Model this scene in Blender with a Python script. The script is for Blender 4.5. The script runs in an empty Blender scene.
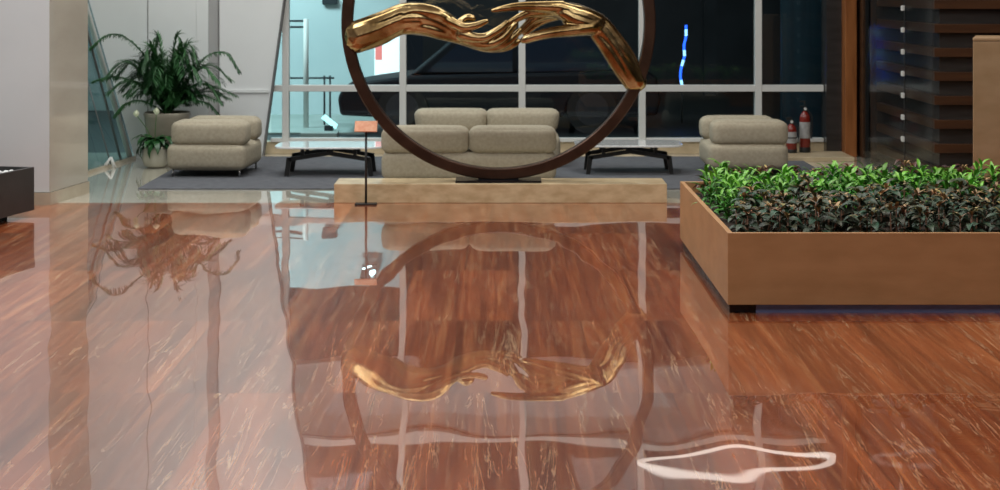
import bpy, bmesh, math, random
from mathutils import Vector, Matrix, Euler
random.seed(7)
sc = bpy.context.scene
COL = sc.collection
PI = math.pi
CAM_H = 1.7
F = 1600.0           # focal length in pixels of the 1000 px wide frame
HOR = -13.0

# ------------------------------------------------------------------ materials
def mat(name, col=(.5,.5,.5), rough=.5, metal=0., spec=.5, ior=1.5, coat=0., emit=None, estr=0.):
    m = bpy.data.materials.new(name); m.use_nodes = True
    b = m.node_tree.nodes['Principled BSDF']
    b.inputs['Base Color'].default_value = (*col, 1)
    b.inputs['Roughness'].default_value = rough
    b.inputs['Metallic'].default_value = metal
    b.inputs['Specular IOR Level'].default_value = spec
    b.inputs['IOR'].default_value = ior
    b.inputs['Coat Weight'].default_value = coat
    if emit:
        b.inputs['Emission Color'].default_value = (*emit, 1)
        b.inputs['Emission Strength'].default_value = estr
    return m

def N(m, t): return m.node_tree.nodes.new(t)
def L(m, a, b): m.node_tree.links.new(a, b)
def P(m): return m.node_tree.nodes['Principled BSDF']

def noisy(name, c1, c2, scale=5., rough=.5, stretch=(1,1,1), detail=4, bump=0., bscale=None, lo=.35, hi=.65, coords='Object', **kw):
    """two-tone noise-driven colour with optional bump"""
    m = mat(name, c1, rough, **kw)
    tc = N(m,'ShaderNodeTexCoord'); mp = N(m,'ShaderNodeMapping'); mp.inputs['Scale'].default_value = stretch
    L(m, tc.outputs[coords], mp.inputs['Vector'])
    n = N(m,'ShaderNodeTexNoise'); n.inputs['Scale'].default_value = scale; n.inputs['Detail'].default_value = detail
    L(m, mp.outputs[0], n.inputs['Vector'])
    r = N(m,'ShaderNodeValToRGB'); r.color_ramp.elements[0].position = lo; r.color_ramp.elements[1].position = hi
    r.color_ramp.elements[0].color = (*c1,1); r.color_ramp.elements[1].color = (*c2,1)
    L(m, n.outputs['Fac'], r.inputs['Fac']); L(m, r.outputs['Color'], P(m).inputs['Base Color'])
    if bump:
        n2 = N(m,'ShaderNodeTexNoise'); n2.inputs['Scale'].default_value = bscale or scale*4; n2.inputs['Detail'].default_value = 3
        L(m, mp.outputs[0], n2.inputs['Vector'])
        bp = N(m,'ShaderNodeBump'); bp.inputs['Strength'].default_value = 1; bp.inputs['Distance'].default_value = bump
        L(m, n2.outputs['Fac'], bp.inputs['Height']); L(m, bp.outputs[0], P(m).inputs['Normal'])
    return m

def glass_mat(name, tint=(.8,.85,.85), refl_rough=.01, f0=.04, fmax=.9):
    m = bpy.data.materials.new(name); m.use_nodes = True
    nt = m.node_tree; nt.nodes.remove(nt.nodes['Principled BSDF'])
    out = nt.nodes['Material Output']
    t = N(m,'ShaderNodeBsdfTransparent'); t.inputs[0].default_value = (*tint,1)
    g = N(m,'ShaderNodeBsdfGlossy'); g.inputs['Roughness'].default_value = refl_rough; g.inputs['Color'].default_value = (.9,.95,1,1)
    lw = N(m,'ShaderNodeLayerWeight'); lw.inputs['Blend'].default_value=.5
    pw = N(m,'ShaderNodeMath'); pw.operation='POWER'; L(m, lw.outputs['Facing'], pw.inputs[0]); pw.inputs[1].default_value=5
    ma = N(m,'ShaderNodeMath'); ma.operation='MULTIPLY_ADD'; L(m, pw.outputs[0], ma.inputs[0]); ma.inputs[1].default_value=fmax; ma.inputs[2].default_value=f0
    mx = N(m,'ShaderNodeMixShader'); L(m, ma.outputs[0], mx.inputs[0]); L(m, t.outputs[0], mx.inputs[1]); L(m, g.outputs[0], mx.inputs[2])
    L(m, mx.outputs[0], out.inputs['Surface'])
    return m

def red_stone():
    m = mat('red_travertine', (.3,.09,.04), .035)
    p = P(m)
    tc = N(m,'ShaderNodeTexCoord')
    br = N(m,'ShaderNodeTexBrick')
    br.inputs['Scale'].default_value = 1; br.inputs['Brick Width'].default_value = .62; br.inputs['Row Height'].default_value = 1.45
    br.inputs['Mortar Size'].default_value = .0018; br.inputs['Mortar Smooth'].default_value = .1
    br.inputs['Color1'].default_value = (0,0,0,1); br.inputs['Color2'].default_value = (1,1,1,1); br.inputs['Mortar'].default_value = (.5,.5,.5,1)
    mo = N(m,'ShaderNodeMapping'); mo.inputs['Location'].default_value = (.21,.55,0)
    L(m, tc.outputs['Object'], mo.inputs['Vector']); L(m, mo.outputs[0], br.inputs['Vector'])
    # per-slab shift of the veining
    sh = N(m,'ShaderNodeVectorMath'); sh.operation = 'MULTIPLY_ADD'
    L(m, br.outputs['Color'], sh.inputs[0]); sh.inputs[1].default_value = (1.7,3.1,5.3)
    L(m, tc.outputs['Object'], sh.inputs[2])
    def layer(rot, scl, scale, detail, dist, ramp):
        mp = N(m,'ShaderNodeMapping'); mp.inputs['Rotation'].default_value = (0,0,rot); mp.inputs['Scale'].default_value = scl
        L(m, sh.outputs[0], mp.inputs['Vector'])
        n = N(m,'ShaderNodeTexNoise'); n.inputs['Scale'].default_value = scale; n.inputs['Detail'].default_value = detail
        n.inputs['Distortion'].default_value = dist; n.inputs['Roughness'].default_value = .62
        L(m, mp.outputs[0], n.inputs['Vector'])
        r = N(m,'ShaderNodeValToRGB'); e = r.color_ramp.elements
        e[0].position, e[0].color = ramp[0][0], (*ramp[0][1],1); e[1].position, e[1].color = ramp[-1][0], (*ramp[-1][1],1)
        for pos, c in ramp[1:-1]:
            q = e.new(pos); q.color = (*c,1)
        L(m, n.outputs['Fac'], r.inputs['Fac']); return r
    broad = layer(.19, (4,.3,1), 1.0, 6, .5, [(.36,(.55,.50,.48)),(.64,(1.18,1.22,1.25))])
    fine = layer(.20, (26,.75,1), 1.0, 15, .7, [(.32,(.23,.048,.015)),(.47,(.345,.082,.026)),(.58,(.43,.118,.038)),(.74,(.60,.24,.095))])
    base = N(m,'ShaderNodeMixRGB'); base.blend_type='MULTIPLY'; base.inputs[0].default_value=1
    L(m, fine.outputs[0], base.inputs[1]); L(m, broad.outputs[0], base.inputs[2])
    v1 = layer(.22, (6,.32,1), 1.7, 15, 1.4, [(.487,(0,0,0)),(.5,(1,1,1)),(.513,(0,0,0))])
    v2 = layer(.14, (46,1.6,1), 1.1, 13, .5, [(.58,(0,0,0)),(.65,(1,1,1)),(.72,(.1,.1,.1))])
    brk = layer(.2, (2.2,.5,1), 2.2, 6, .3, [(.41,(0,0,0)),(.58,(1,1,1))])
    a = N(m,'ShaderNodeMath'); a.operation='MULTIPLY'; L(m, v1.outputs[0], a.inputs[0]); L(m, brk.outputs[0], a.inputs[1])
    s = N(m,'ShaderNodeMath'); s.operation='MULTIPLY_ADD'; L(m, v2.outputs[0], s.inputs[0]); s.inputs[1].default_value=.18; L(m, a.outputs[0], s.inputs[2]); s.use_clamp=True
    s2 = N(m,'ShaderNodeMath'); s2.operation='MULTIPLY'; L(m, s.outputs[0], s2.inputs[0]); s2.inputs[1].default_value=.8
    mx = N(m,'ShaderNodeMixRGB'); L(m, s2.outputs[0], mx.inputs[0]); L(m, base.outputs[0], mx.inputs[1]); mx.inputs[2].default_value=(.70,.46,.27,1)
    # slab tint
    tn = N(m,'ShaderNodeMixRGB'); tn.blend_type='MULTIPLY'; tn.inputs[0].default_value=1
    rr = N(m,'ShaderNodeValToRGB'); rr.color_ramp.elements[0].color=(.74,.70,.68,1); rr.color_ramp.elements[1].color=(1.12,1.08,1.05,1)
    L(m, br.outputs['Color'], rr.inputs['Fac'])
    L(m, mx.outputs[0], tn.inputs[1]); L(m, rr.outputs[0], tn.inputs[2])
    jt = N(m,'ShaderNodeMixRGB'); L(m, br.outputs['Fac'], jt.inputs[0]); L(m, tn.outputs[0], jt.inputs[1]); jt.inputs[2].default_value=(.13,.045,.022,1)
    L(m, jt.outputs[0], p.inputs['Base Color'])
    # gentle unevenness of the polished slabs
    w = N(m,'ShaderNodeTexNoise'); w.inputs['Scale'].default_value = 1.7; w.inputs['Detail'].default_value = 1.0
    mw = N(m,'ShaderNodeMapping'); mw.inputs['Scale'].default_value=(1.15,.62,1)
    sw = N(m,'ShaderNodeVectorMath'); sw.operation='MULTIPLY_ADD'; L(m, br.outputs['Color'], sw.inputs[0]); sw.inputs[1].default_value=(.05,.05,.0); L(m, tc.outputs['Object'], sw.inputs[2])
    L(m, tc.outputs['Object'], mw.inputs['Vector']); L(m, mw.outputs[0], w.inputs['Vector'])
    bp = N(m,'ShaderNodeBump'); bp.inputs['Strength'].default_value=1; bp.inputs['Distance'].default_value=.0045
    L(m, w.outputs['Fac'], bp.inputs['Height'])
    L(m, bp.outputs[0], p.inputs['Normal']); L(m, bp.outputs[0], p.inputs['Coat Normal'])
    p.inputs['Coat Weight'].default_value = 1; p.inputs['Coat Roughness'].default_value = .012; p.inputs['Coat IOR'].default_value = 1.66
    p.inputs['Roughness'].default_value = .25
    return m

def stone_mat(name, c1, c2, scale=3, rough=.15, coat=.0, stretch=(1,1,1), bump=0):
    m = noisy(name, c1, c2, scale, rough, stretch, 7, bump=bump, bscale=1.5)
    P(m).inputs['Coat Weight'].default_value = coat; P(m).inputs['Coat Roughness'].default_value=.03
    return m

M = {}
M['red'] = red_stone()
M['beige_floor'] = stone_mat('beige_marble', (.62,.58,.48), (.70,.66,.56), 3, .06, 1, bump=.002)
M['marble_side'] = stone_mat('pillar_marble', (.43,.40,.335), (.49,.46,.39), 1.4, .15, .5, (1,1,3))
M['skirt'] = stone_mat('skirting_marble', (.42,.36,.27), (.5,.44,.34), 4, .12, .4)
M['plinth'] = stone_mat('sand_stone', (.50,.36,.20), (.66,.51,.31), 9, .35, .15, (1,1,2))
M['sill'] = stone_mat('cream_stone', (.42,.33,.21), (.52,.42,.28), 6, .3)
M['white'] = noisy('white_cladding', (.68,.70,.70), (.72,.74,.74), 1.5, .4)
M['white_warm'] = noisy('white_plaster', (.60,.63,.635), (.64,.67,.675), 1.5, .55)
M['grey_clad'] = noisy('grey_cladding', (.33,.33,.33), (.36,.36,.36), 1.5, .5)
M['seam'] = mat('dark_seam', (.12,.12,.12), .6)
M['ceiling'] = mat('ceiling_paint', (.55,.54,.52), .8)
M['frame'] = mat('pale_grey_paint', (.58,.58,.56), .35)
M['rug'] = noisy('grey_rug', (.085,.088,.10), (.125,.13,.145), 12, .95, (1,3,1), 6, bump=.004, bscale=160)
M['glass'] = glass_mat('window_glass', (.80,.86,.88))
M['side_glass'] = glass_mat('tinted_glass', (.80,.87,.86), fmax=.35)
M['smoke_glass'] = glass_mat('smoked_glass', (.85,.87,.87), refl_rough=.09, f0=.03, fmax=.16)
M['steel'] = mat('brushed_steel', (.5,.5,.5), .25, 1)
M['black'] = mat('black_metal', (.012,.012,.012), .45)
M['bronze_ring'] = noisy('dark_bronze', (.055,.030,.020), (.085,.046,.031), 6, .38, metal=.75)
M['sofa'] = noisy('taupe_fabric', (.35,.305,.225), (.41,.36,.27), 40, .92, detail=5, bump=.0015, bscale=500)
M['table_top'] = stone_mat('pale_table_top', (.80,.82,.82), (.88,.88,.87), 3, .08, .6)
M['planter'] = noisy('tan_laminate', (.41,.215,.092), (.48,.26,.118), 3.5, .45, (1,1,3), 8, bump=.0004, bscale=90)
M['kick'] = mat('black_plinth_kick', (.008,.008,.01), .2)
M['strip'] = mat('blue_grey_kick_strip', (.20,.24,.45), .25)
M['soil'] = noisy('dark_soil', (.02,.012,.008), (.05,.03,.02), 40, .95, bump=.01, bscale=60)
M['box'] = noisy('charcoal_laminate', (.028,.026,.026), (.038,.036,.036), 6, .4)
M['pebble'] = noisy('white_pebble', (.62,.62,.6), (.8,.8,.78), 6, .5)
M['pot'] = noisy('cream_glaze', (.40,.38,.30), (.48,.46,.38), 5, .35)
M['pot2'] = noisy('stone_pot', (.25,.22,.17), (.32,.29,.23), 5, .5)
M['wood'] = noisy('orange_brown_wood', (.20,.068,.02), (.30,.11,.035), 3, .3, (6,6,.7), 6)
M['slat'] = noisy('red_brown_wood', (.045,.019,.009), (.070,.030,.013), 3, .35, (.7,.7,8), 6)
M['darkpanel'] = noisy('dark_brown_panel', (.024,.021,.020), (.036,.032,.031), 3, .22, (.7,.7,6), 5)
M['pylon'] = noisy('tan_stone_panel', (.34,.215,.115), (.40,.26,.15), 5, .5, (1,1,2), 8)
M['red_paint'] = mat('red_paint', (.16,.014,.009), .25)
M['label'] = noisy('silver_label', (.22,.22,.22), (.36,.36,.36), 20, .4)
M['copper'] = noisy('copper_plate', (.55,.22,.12), (.62,.32,.2), 30, .4, metal=.3)
M['blue_neon'] = mat('blue_neon', (.02,.05,.6), .4, emit=(.02,.12,1), estr=2.6)
M['neon_white'] = mat('cyan_neon', (.1,.4,.8), .4, emit=(.30,.65,1), estr=2.4)
M['palm'] = noisy('palm_green', (.012,.062,.018), (.04,.14,.04), 5, .45)
M['lily'] = noisy('lily_green', (.010,.05,.014), (.02,.085,.02), 8, .35)
M['bloom'] = mat('bloom_white', (.7,.75,.55), .5)
M['stem'] = noisy('stem_pink', (.30,.15,.10), (.4,.22,.14), 20, .6)
M['gstem'] = mat('stem_green', (.06,.16,.03), .6)
def leafmat(name, c1, c2, rough=.38):
    m = noisy(name, c1, c2, 9, rough, detail=3, lo=.3, hi=.7)
    oi = N(m,'ShaderNodeObjectInfo'); hs = N(m,'ShaderNodeHueSaturation')
    r = m.node_tree.nodes['Color Ramp']
    mr = N(m,'ShaderNodeMapRange'); mr.inputs['To Min'].default_value=.65; mr.inputs['To Max'].default_value=1.35
    L(m, oi.outputs['Random'], mr.inputs['Value']); L(m, mr.outputs[0], hs.inputs['Value'])
    L(m, r.outputs['Color'], hs.inputs['Color']); L(m, hs.outputs[0], P(m).inputs['Base Color'])
    return m
M['lf_bronze'] = leafmat('bronze_leaf', (.018,.075,.042), (.080,.055,.030), .5)
M['lf_young'] = leafmat('young_leaf', (.36,.17,.11), (.30,.30,.07), .5)
M['lf_green'] = leafmat('bright_leaf', (.018,.14,.008), (.07,.32,.02), .45)
M['lf_green2'] = leafmat('lime_leaf', (.10,.33,.03), (.22,.46,.06), .4)
M['lf_red'] = leafmat('maroon_leaf', (.05,.018,.016), (.12,.035,.025), .4)
M['lf_scarlet'] = leafmat('scarlet_leaf', (.30,.045,.025), (.35,.08,.03), .45)
M['asphalt'] = noisy('night_paving', (.008,.012,.014), (.014,.02,.022), 4, .5)
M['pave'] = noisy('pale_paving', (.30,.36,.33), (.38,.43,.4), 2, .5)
M['concrete'] = noisy('teal_lit_concrete', (.52,.61,.62), (.58,.66,.66), 1.2, .6)
M['darkconc'] = noisy('night_facade', (.012,.014,.018), (.022,.026,.032), 1.2, .7)
M['leftfac'] = noisy('grey_green_facade', (.11,.135,.135), (.15,.175,.175), .8, .7)
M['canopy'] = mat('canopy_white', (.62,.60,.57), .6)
M['car'] = mat('black_car_paint', (.006,.008,.012), .6, spec=.2)
M['carglass'] = mat('car_glass', (.02,.03,.05), .05, spec=.9)
M['tyre'] = mat('tyre_rubber', (.01,.01,.01), .8)
M['tyre_rim'] = mat('dark_rim', (.03,.03,.035), .4)
M['teal'] = noisy('teal_panel', (.004,.020,.032), (.008,.034,.052), 2, .4, (8,1,.4))
M['poster'] = mat('lit_poster', (.8,.8,.8), .5, emit=(.75,1,.98), estr=1.1)
M['poster_red'] = mat('poster_red', (.8,.2,.18), .5, emit=(1,.3,.28), estr=.55)
M['pendant'] = mat('pendant_diffuser', (.9,.9,.9), .5, emit=(1,.90,.80), estr=1.7)
M['spot'] = mat('spot_glow', (.8,.9,.9), .5, emit=(.6,.95,1), estr=9)
M['lamp_white'] = mat('lamp_glow', (.8,.9,.9), .5, emit=(.5,1,1), estr=1.2)

# gold bronze: polished metal with brown patina patches
def gold():
    m = noisy('gold_bronze', (.19,.115,.04), (.46,.33,.16), 5, .22, detail=5, metal=1., bump=.004, bscale=9, lo=.36, hi=.62)
    return m
M['gold'] = gold()

# ------------------------------------------------------------------ mesh helpers
def mesh_obj(name, bm, m, parent=None, smooth=False, bevel=0, mats=None):
    me = bpy.data.meshes.new(name); bm.to_mesh(me); bm.free()
    o = bpy.data.objects.new(name, me); COL.objects.link(o)
    for q in (mats or [m]): me.materials.append(q)
    if smooth:
        for p in me.polygons: p.use_smooth = True
    if bevel:
        b = o.modifiers.new('bevel','BEVEL'); b.width = bevel; b.segments = 3; b.limit_method='ANGLE'; b.harden_normals=False
    if parent: o.parent = parent
    return o
def tag(o, label, cat, group=None, kind=None):
    o['label'] = label; o['category'] = cat
    if group: o['group'] = group
    if kind: o['kind'] = kind
    return o
def struct(o, label=None, cat=None):
    o['kind'] = 'structure'
    if label: o['label'] = label
    if cat: o['category'] = cat
    return o
def empty(name, loc, rz=0):
    o = bpy.data.objects.new(name, None); COL.objects.link(o)
    o.location = loc; o.rotation_euler = (0,0,rz); o.empty_display_size=.1
    return o
def box(bm, x0,x1,y0,y1,z0,z1, mi=0):
    vs = [bm.verts.new(v) for v in ((x0,y0,z0),(x1,y0,z0),(x1,y1,z0),(x0,y1,z0),(x0,y0,z1),(x1,y0,z1),(x1,y1,z1),(x0,y1,z1))]
    for f in ((0,3,2,1),(4,5,6,7),(0,1,5,4),(1,2,6,5),(2,3,7,6),(3,0,4,7)):
        bm.faces.new([vs[i] for i in f]).material_index = mi
    return vs
def boxo(name, x0,x1,y0,y1,z0,z1, m, parent=None, bevel=0):
    bm = bmesh.new(); box(bm,x0,x1,y0,y1,z0,z1); return mesh_obj(name,bm,m,parent,bevel=bevel)
def prism(bm, pts, axis, a, b, mi=0):
    """extrude polygon pts along axis ('y','z','x') from a to b"""
    def V(p,t):
        if axis=='y': return (p[0],t,p[1])
        if axis=='z': return (p[0],p[1],t)
        return (t,p[0],p[1])
    A=[bm.verts.new(V(p,a)) for p in pts]; B=[bm.verts.new(V(p,b)) for p in pts]
    fs=[bm.faces.new(A), bm.faces.new(B[::-1])]
    n=len(pts)
    for i in range(n): fs.append(bm.faces.new((A[i],B[i],B[(i+1)%n],A[(i+1)%n])))
    for f in fs: f.material_index=mi
    bmesh.ops.recalc_face_normals(bm, faces=fs)
def tube(bm, pts, r, seg=10, caps=True, mi=0):
    pts=[Vector(p) for p in pts]; n=len(pts)
    rs = r if isinstance(r,(list,tuple)) else [r]*n
    up=Vector((0,0,1)); rings=[]; u=None
    for i,p in enumerate(pts):
        t=(pts[min(i+1,n-1)]-pts[max(i-1,0)]).normalized()
        if u is None:
            u = t.cross(up) if abs(t.z)<.9 else t.cross(Vector((1,0,0)))
        u=(u-t*u.dot(t)).normalized(); v=t.cross(u)
        rings.append([bm.verts.new(p+(u*math.cos(2*PI*k/seg)+v*math.sin(2*PI*k/seg))*rs[i]) for k in range(seg)])
    for i in range(n-1):
        for k in range(seg):
            f=bm.faces.new((rings[i][k],rings[i][(k+1)%seg],rings[i+1][(k+1)%seg],rings[i+1][k])); f.material_index=mi; f.smooth=True
    if caps:
        bm.faces.new(rings[0][::-1]).material_index=mi; bm.faces.new(rings[-1]).material_index=mi
def lathe(bm, prof, c=(0,0,0), seg=32, mi=0):
    rings=[]
    for r,z in prof:
        rings.append([bm.verts.new((c[0]+max(r,1e-4)*math.cos(2*PI*k/seg), c[1]+max(r,1e-4)*math.sin(2*PI*k/seg), c[2]+z)) for k in range(seg)])
    for i in range(len(rings)-1):
        for k in range(seg):
            f=bm.faces.new((rings[i][k],rings[i][(k+1)%seg],rings[i+1][(k+1)%seg],rings[i+1][k])); f.smooth=True; f.material_index=mi
    bm.faces.new(rings[0][::-1]).material_index=mi; bm.faces.new(rings[-1]).material_index=mi
def catmull(pts, n=8):
    out=[]; P_=[pts[0]]+list(pts)+[pts[-1]]
    for i in range(1,len(P_)-2):
        a,b,c,d=[P_[i+k] for k in (-1,0,1,2)]
        for s in range(n):
            t=s/n
            out.append(tuple(.5*((2*b[k])+(-a[k]+c[k])*t+(2*a[k]-5*b[k]+4*c[k]-d[k])*t*t+(-a[k]+3*b[k]-3*c[k]+d[k])*t**3) for k in range(len(b))))
    out.append(tuple(pts[-1])); return out
def cushion(bm, x0,x1,y0,y1,z0,z1, r=.05, puff=.012, n=9, taper=0):
    """soft rounded block; puff swells the middle of each face; taper leans sides outward to the top"""
    cx,cy,cz=(x0+x1)/2,(y0+y1)/2,(z0+z1)/2; hx,hy,hz=(x1-x0)/2,(y1-y0)/2,(z1-z0)/2
    tmp=bmesh.new(); bmesh.ops.create_cube(tmp,size=2)
    bmesh.ops.subdivide_edges(tmp, edges=tmp.edges[:], cuts=n, use_grid_fill=True)
    m={}
    def ease(t): # crowd samples at rim
        return math.sin(t*PI/2)
    for v in tmp.verts:
        p=Vector((ease(v.co.x),ease(v.co.y),ease(v.co.z)))
        q=Vector((p.x*hx,p.y*hy,p.z*hz))
        inner=Vector((max(-(hx-r),min(hx-r,q.x)),max(-(hy-r),min(hy-r,q.y)),max(-(hz-r),min(hz-r,q.z))))
        d=q-inner
        if d.length>1e-7: q=inner+d.normalized()*r
        for a,b,c_ in ((0,1,2),(1,0,2),(2,0,1)):
            if abs(v.co[a])>.999:
                q[a]+=math.copysign(puff*(1-v.co[b]**2)*(1-v.co[c_]**2),v.co[a])
        q.x*=1+taper*(q.z/hz)
        m[v]=bm.verts.new((cx+q.x,cy+q.y,cz+q.z))
    for f in tmp.faces:
        g=bm.faces.new([m[v] for v in f.verts]); g.smooth=True
    tmp.free()
def copy_tree(o, parent=None):
    c=o.copy(); COL.objects.link(c)
    if parent: c.parent=parent
    for ch in [k for k in bpy.data.objects if k.parent==o]: copy_tree(ch,c)
    return c

# ------------------------------------------------------------------ setting
H=5.6
bm=bmesh.new(); box(bm,-9,8,-6,12.6,-.3,0); fl=struct(mesh_obj('floor',bm,M['red']),'polished red brown travertine floor with pale streaks','floor')
bm=bmesh.new(); box(bm,-9,8,12.6,16.42,-.3,0); struct(mesh_obj('floor',bm,M['beige_floor']),'polished beige marble floor of the lounge behind the plinth','floor')
bm=bmesh.new(); box(bm,-9,8,-6,16.5,H,H+.2); struct(mesh_obj('ceiling',bm,M['ceiling']),'pale lobby ceiling','ceiling')
struct(boxo('wall_back',-9,8,-6.2,-6,0,H,M['darkpanel']),'plain wall behind the viewer','wall')
struct(boxo('wall_right_side',8,8.2,-6,16.5,0,H,M['darkpanel']),'dark wall at the far right side','wall')
struct(boxo('wall_left_side',-9.2,-9,-6,12.5,0,H,M['white_warm']),'white wall at the far left side','wall')

# left pillar: white front, marble side
bm=bmesh.new(); prism(bm,[(-8.9,12.48),(-3.515,12.48),(-3.515,12.62),(-8.9,12.62)],'z',.10,H); struct(mesh_obj('wall_left',bm,M['white_warm']),'plain white wall front behind the charcoal planter box','wall')
bm=bmesh.new(); prism(bm,[(-3.72,12.62),(-3.515,12.62),(-3.515,12.481),(-3.511,12.481),(-3.40,13.2),(-3.72,13.2)],'z',.10,H); struct(mesh_obj('trim_1',bm,M['marble_side']),'beige marble side face of the white wall','trim')
bm=bmesh.new(); prism(bm,[(-8.9,12.465),(-3.50,12.465),(-3.39,13.21),(-3.72,13.21),(-3.72,12.63),(-8.9,12.63)],'z',0,.098); struct(mesh_obj('baseboard_left',bm,M['skirt']),'cream marble skirting under the white wall','baseboard')
# closing wall behind the pillar towards the leaning glass
# back-left white cladding with leaning left edge
LEAN=-.29
def lx(z,x0=-3.63): return x0+LEAN*z
DA=15.9
bm=bmesh.new(); prism(bm,[(lx(0),0),(-3.02,0),(-3.02,H),(lx(H),H)],'y',DA,DA+.1)
bm2=bm; struct(mesh_obj('wall_far_left',bm2,M['white']),'white cladding panel behind the palm','wall')
bm=bmesh.new(); box(bm,-3.503,-3.496,DA-.004,DA+.01,0,H) 
struct(mesh_obj('trim_2',bm,M['seam']),'thin dark joint in the white cladding','trim')
# the panel right of the joint reaches to x=208
bm=bmesh.new(); box(bm,-3.018,-2.90,DA,DA+.1,0,H); struct(mesh_obj('wall_far_left',bm,M['white']),'narrow white cladding panel right of the palm','wall')
bm=bmesh.new(); prism(bm,[(-2.902,DA+.001),(-2.898,DA+.001),(-2.82,16.24),(-2.90,16.24)],'z',0,H); struct(mesh_obj('trim_3',bm,M['grey_clad']),'grey return strip between the white panels','trim')
# white panel with slanted right edge beside the window
bm=bmesh.new(); prism(bm,[(-2.83,0),(-2.40,0),(-2.40+.068*H*2,H),(-2.83,H)],'y',16.14,16.24)
struct(mesh_obj('wall_far_middle',bm,M['white']),'white cladding panel with a slanted edge beside the window','wall')
bm=bmesh.new(); prism(bm,[(-2.40,0),(-2.385,0),(-2.385+.068*H*2,H),(-2.40+.068*H*2,H)],'y',16.13,16.25)
struct(mesh_obj('trim_4',bm,M['seam']),'dark slanted edge strip of the white panel','trim')
bm=bmesh.new(); box(bm,-2.83,-2.33,16.125,16.139,.635,.665); struct(mesh_obj('trim_5',bm,M['white']),'thin white horizontal band on the cladding','trim')
# leaning glass wall at the left
bm=bmesh.new()
def lean_quad(bm,xa,ya,xb,yb,z0,z1,t=.012):
    pts=[]
    for (x,y) in ((xa,ya),(xb,yb)):
        for z in (z0,z1): pts.append(Vector((x+LEAN*z,y,z)))
    a0,a1,b0,b1=pts; o=Vector((t,0,0))
    vs=[bm.verts.new(v) for v in (a0,b0,b1,a1,a0+o,b0+o,b1+o,a1+o)]
    for f in ((0,1,2,3),(7,6,5,4),(0,4,5,1),(1,5,6,2),(2,6,7,3),(3,7,4,0)): bm.faces.new([vs[i] for i in f])
lean_quad(bm,-3.64,15.84,-3.93,13.0,.03,H)
struct(mesh_obj('window_1',bm,M['side_glass']),'leaning tinted glass wall left of the palm','window')
bm=bmesh.new(); tube(bm,[(lx(0)-.02,15.8,0),(lx(H)-.02,15.8,H)],.028,12)
struct(mesh_obj('trim_6',bm,M['frame']),'leaning pale mullion left of the palm','trim')
bm=bmesh.new(); tube(bm,[(-3.68,15.55,0),(-3.68+LEAN*H*.9,15.55,H)],.012,8)
struct(mesh_obj('trim_7',bm,M['seam']),'thin dark leaning mullion edge','trim')
bm=bmesh.new(); lean_quad(bm,-3.66,15.84,-3.95,13.0,0,.03,.06); struct(mesh_obj('trim_8',bm,M['skirt']),'stone curb under the leaning glass','trim')
# strut with foot at the leaning glass
g=empty('glass_strut',(-3.66,15.05,0)); tag(g,'slim steel strut with pale splayed foot at the leaning glass left of the potted lily','strut')
bm=bmesh.new(); tube(bm,[(0,0,.03),(-.26,0,.95)],.006,8); mesh_obj('rod',bm,M['seam'],g)
bm=bmesh.new(); tube(bm,[(0,0,.1),(.035,-.01,.0)],[.012,.02],8); tube(bm,[(0,0,.1),(-.06,-.04,.0)],[.010,.018],8); mesh_obj('foot',bm,M['frame'],g)

# sill and window wall
WD=16.3
bm=bmesh.new(); box(bm,-2.42,3.34,WD-.02,WD+.14,0,.125); struct(mesh_obj('trim_9',bm,M['sill'],bevel=.006),'cream stone sill running under the window wall','sill')
vx=[-2.18,-.988,.224,1.446,2.627]
FT=.034
w=empty('window_2',(0,WD,0)); struct(w,'tall window wall of dark panes in a pale grey grid','window')
bm=bmesh.new()
for x in vx: box(bm,x-FT,x+FT,-.05,.05,.125,H)
mesh_obj('mullion',bm,M['frame'],w,bevel=.004)
bm=bmesh.new()
edges=[-2.33]+vx+[3.29]
for z0 in (.145,.67,2.91):
    for i in range(len(edges)-1):
        a=edges[i]+(FT if i else 0); b=edges[i+1]-(FT if i<len(edges)-2 else 0)
        box(bm,a,b,-.045,.045,z0-(.033 if z0>.2 else .02),z0+(.033 if z0>.2 else .02))
mesh_obj('transom',bm,M['frame'],w,bevel=.004)
for i in range(len(edges)-1):
    a=edges[i]+(FT if i else 0); b=edges[i+1]-(FT if i<len(edges)-2 else 0)
    zs=[.165,.637,.703,2.877,2.943,H]
    bm=bmesh.new()
    for k in range(0,6,2):
        vs=[bm.verts.new(v) for v in ((a,0,zs[k]),(b,0,zs[k]),(b,0,zs[k+1]),(a,0,zs[k+1]))]; bm.faces.new(vs)
    mesh_obj('pane',bm,M['glass'],w)

# right: dark panel, wood door post, glass door, slatted wall
struct(boxo('trim_10',3.295,3.45,16.15,16.4,0,H,M['darkpanel']),'dark panel between the window grid and the wooden post','trim')
struct(boxo('trim_11',3.45,3.565,15.98,16.4,0,H,M['wood'],bevel=.006),'orange brown wooden door post','trim')
struct(boxo('trim_12',3.60,3.645,15.9,16.1,0,H,M['slat'],bevel=.004),'thin dark wooden jamb beside the post','trim')
struct(boxo('wall_far_right',3.45,7.9,16.4,16.5,0,H,M['darkpanel']),'dark wall beyond the glass door','wall')
SX=3.53; SD=13.0
struct(boxo('wall_right',SX+.05,7.9,SD+.04,15.45,0,H,M['darkpanel']),'dark brown panelled wall block at the right','wall')
bm=bmesh.new()
z=.12; k=0
pitch=24/(F/SD)
zs0=CAM_H-(124.5-HOR)/(F/SD)
for k in range(-3,25):
    zc=zs0+k*pitch
    if zc<.05 or zc>H-.1: continue
    h=.036
    box(bm,SX,7.8,SD,SD+.039,zc-h,zc+h)
    box(bm,SX,SX+.049,SD+.0395,15.0,zc-h,zc+h)
struct(mesh_obj('trim_13',bm,M['slat'],bevel=.003),'horizontal red brown wooden slats wrapping the dark wall','trim')
gw=empty('window_3',(SX,13.87,0)); struct(gw,'smoked glass sheet fixed by square clamps over the slatted side wall','glass panel')
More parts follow.
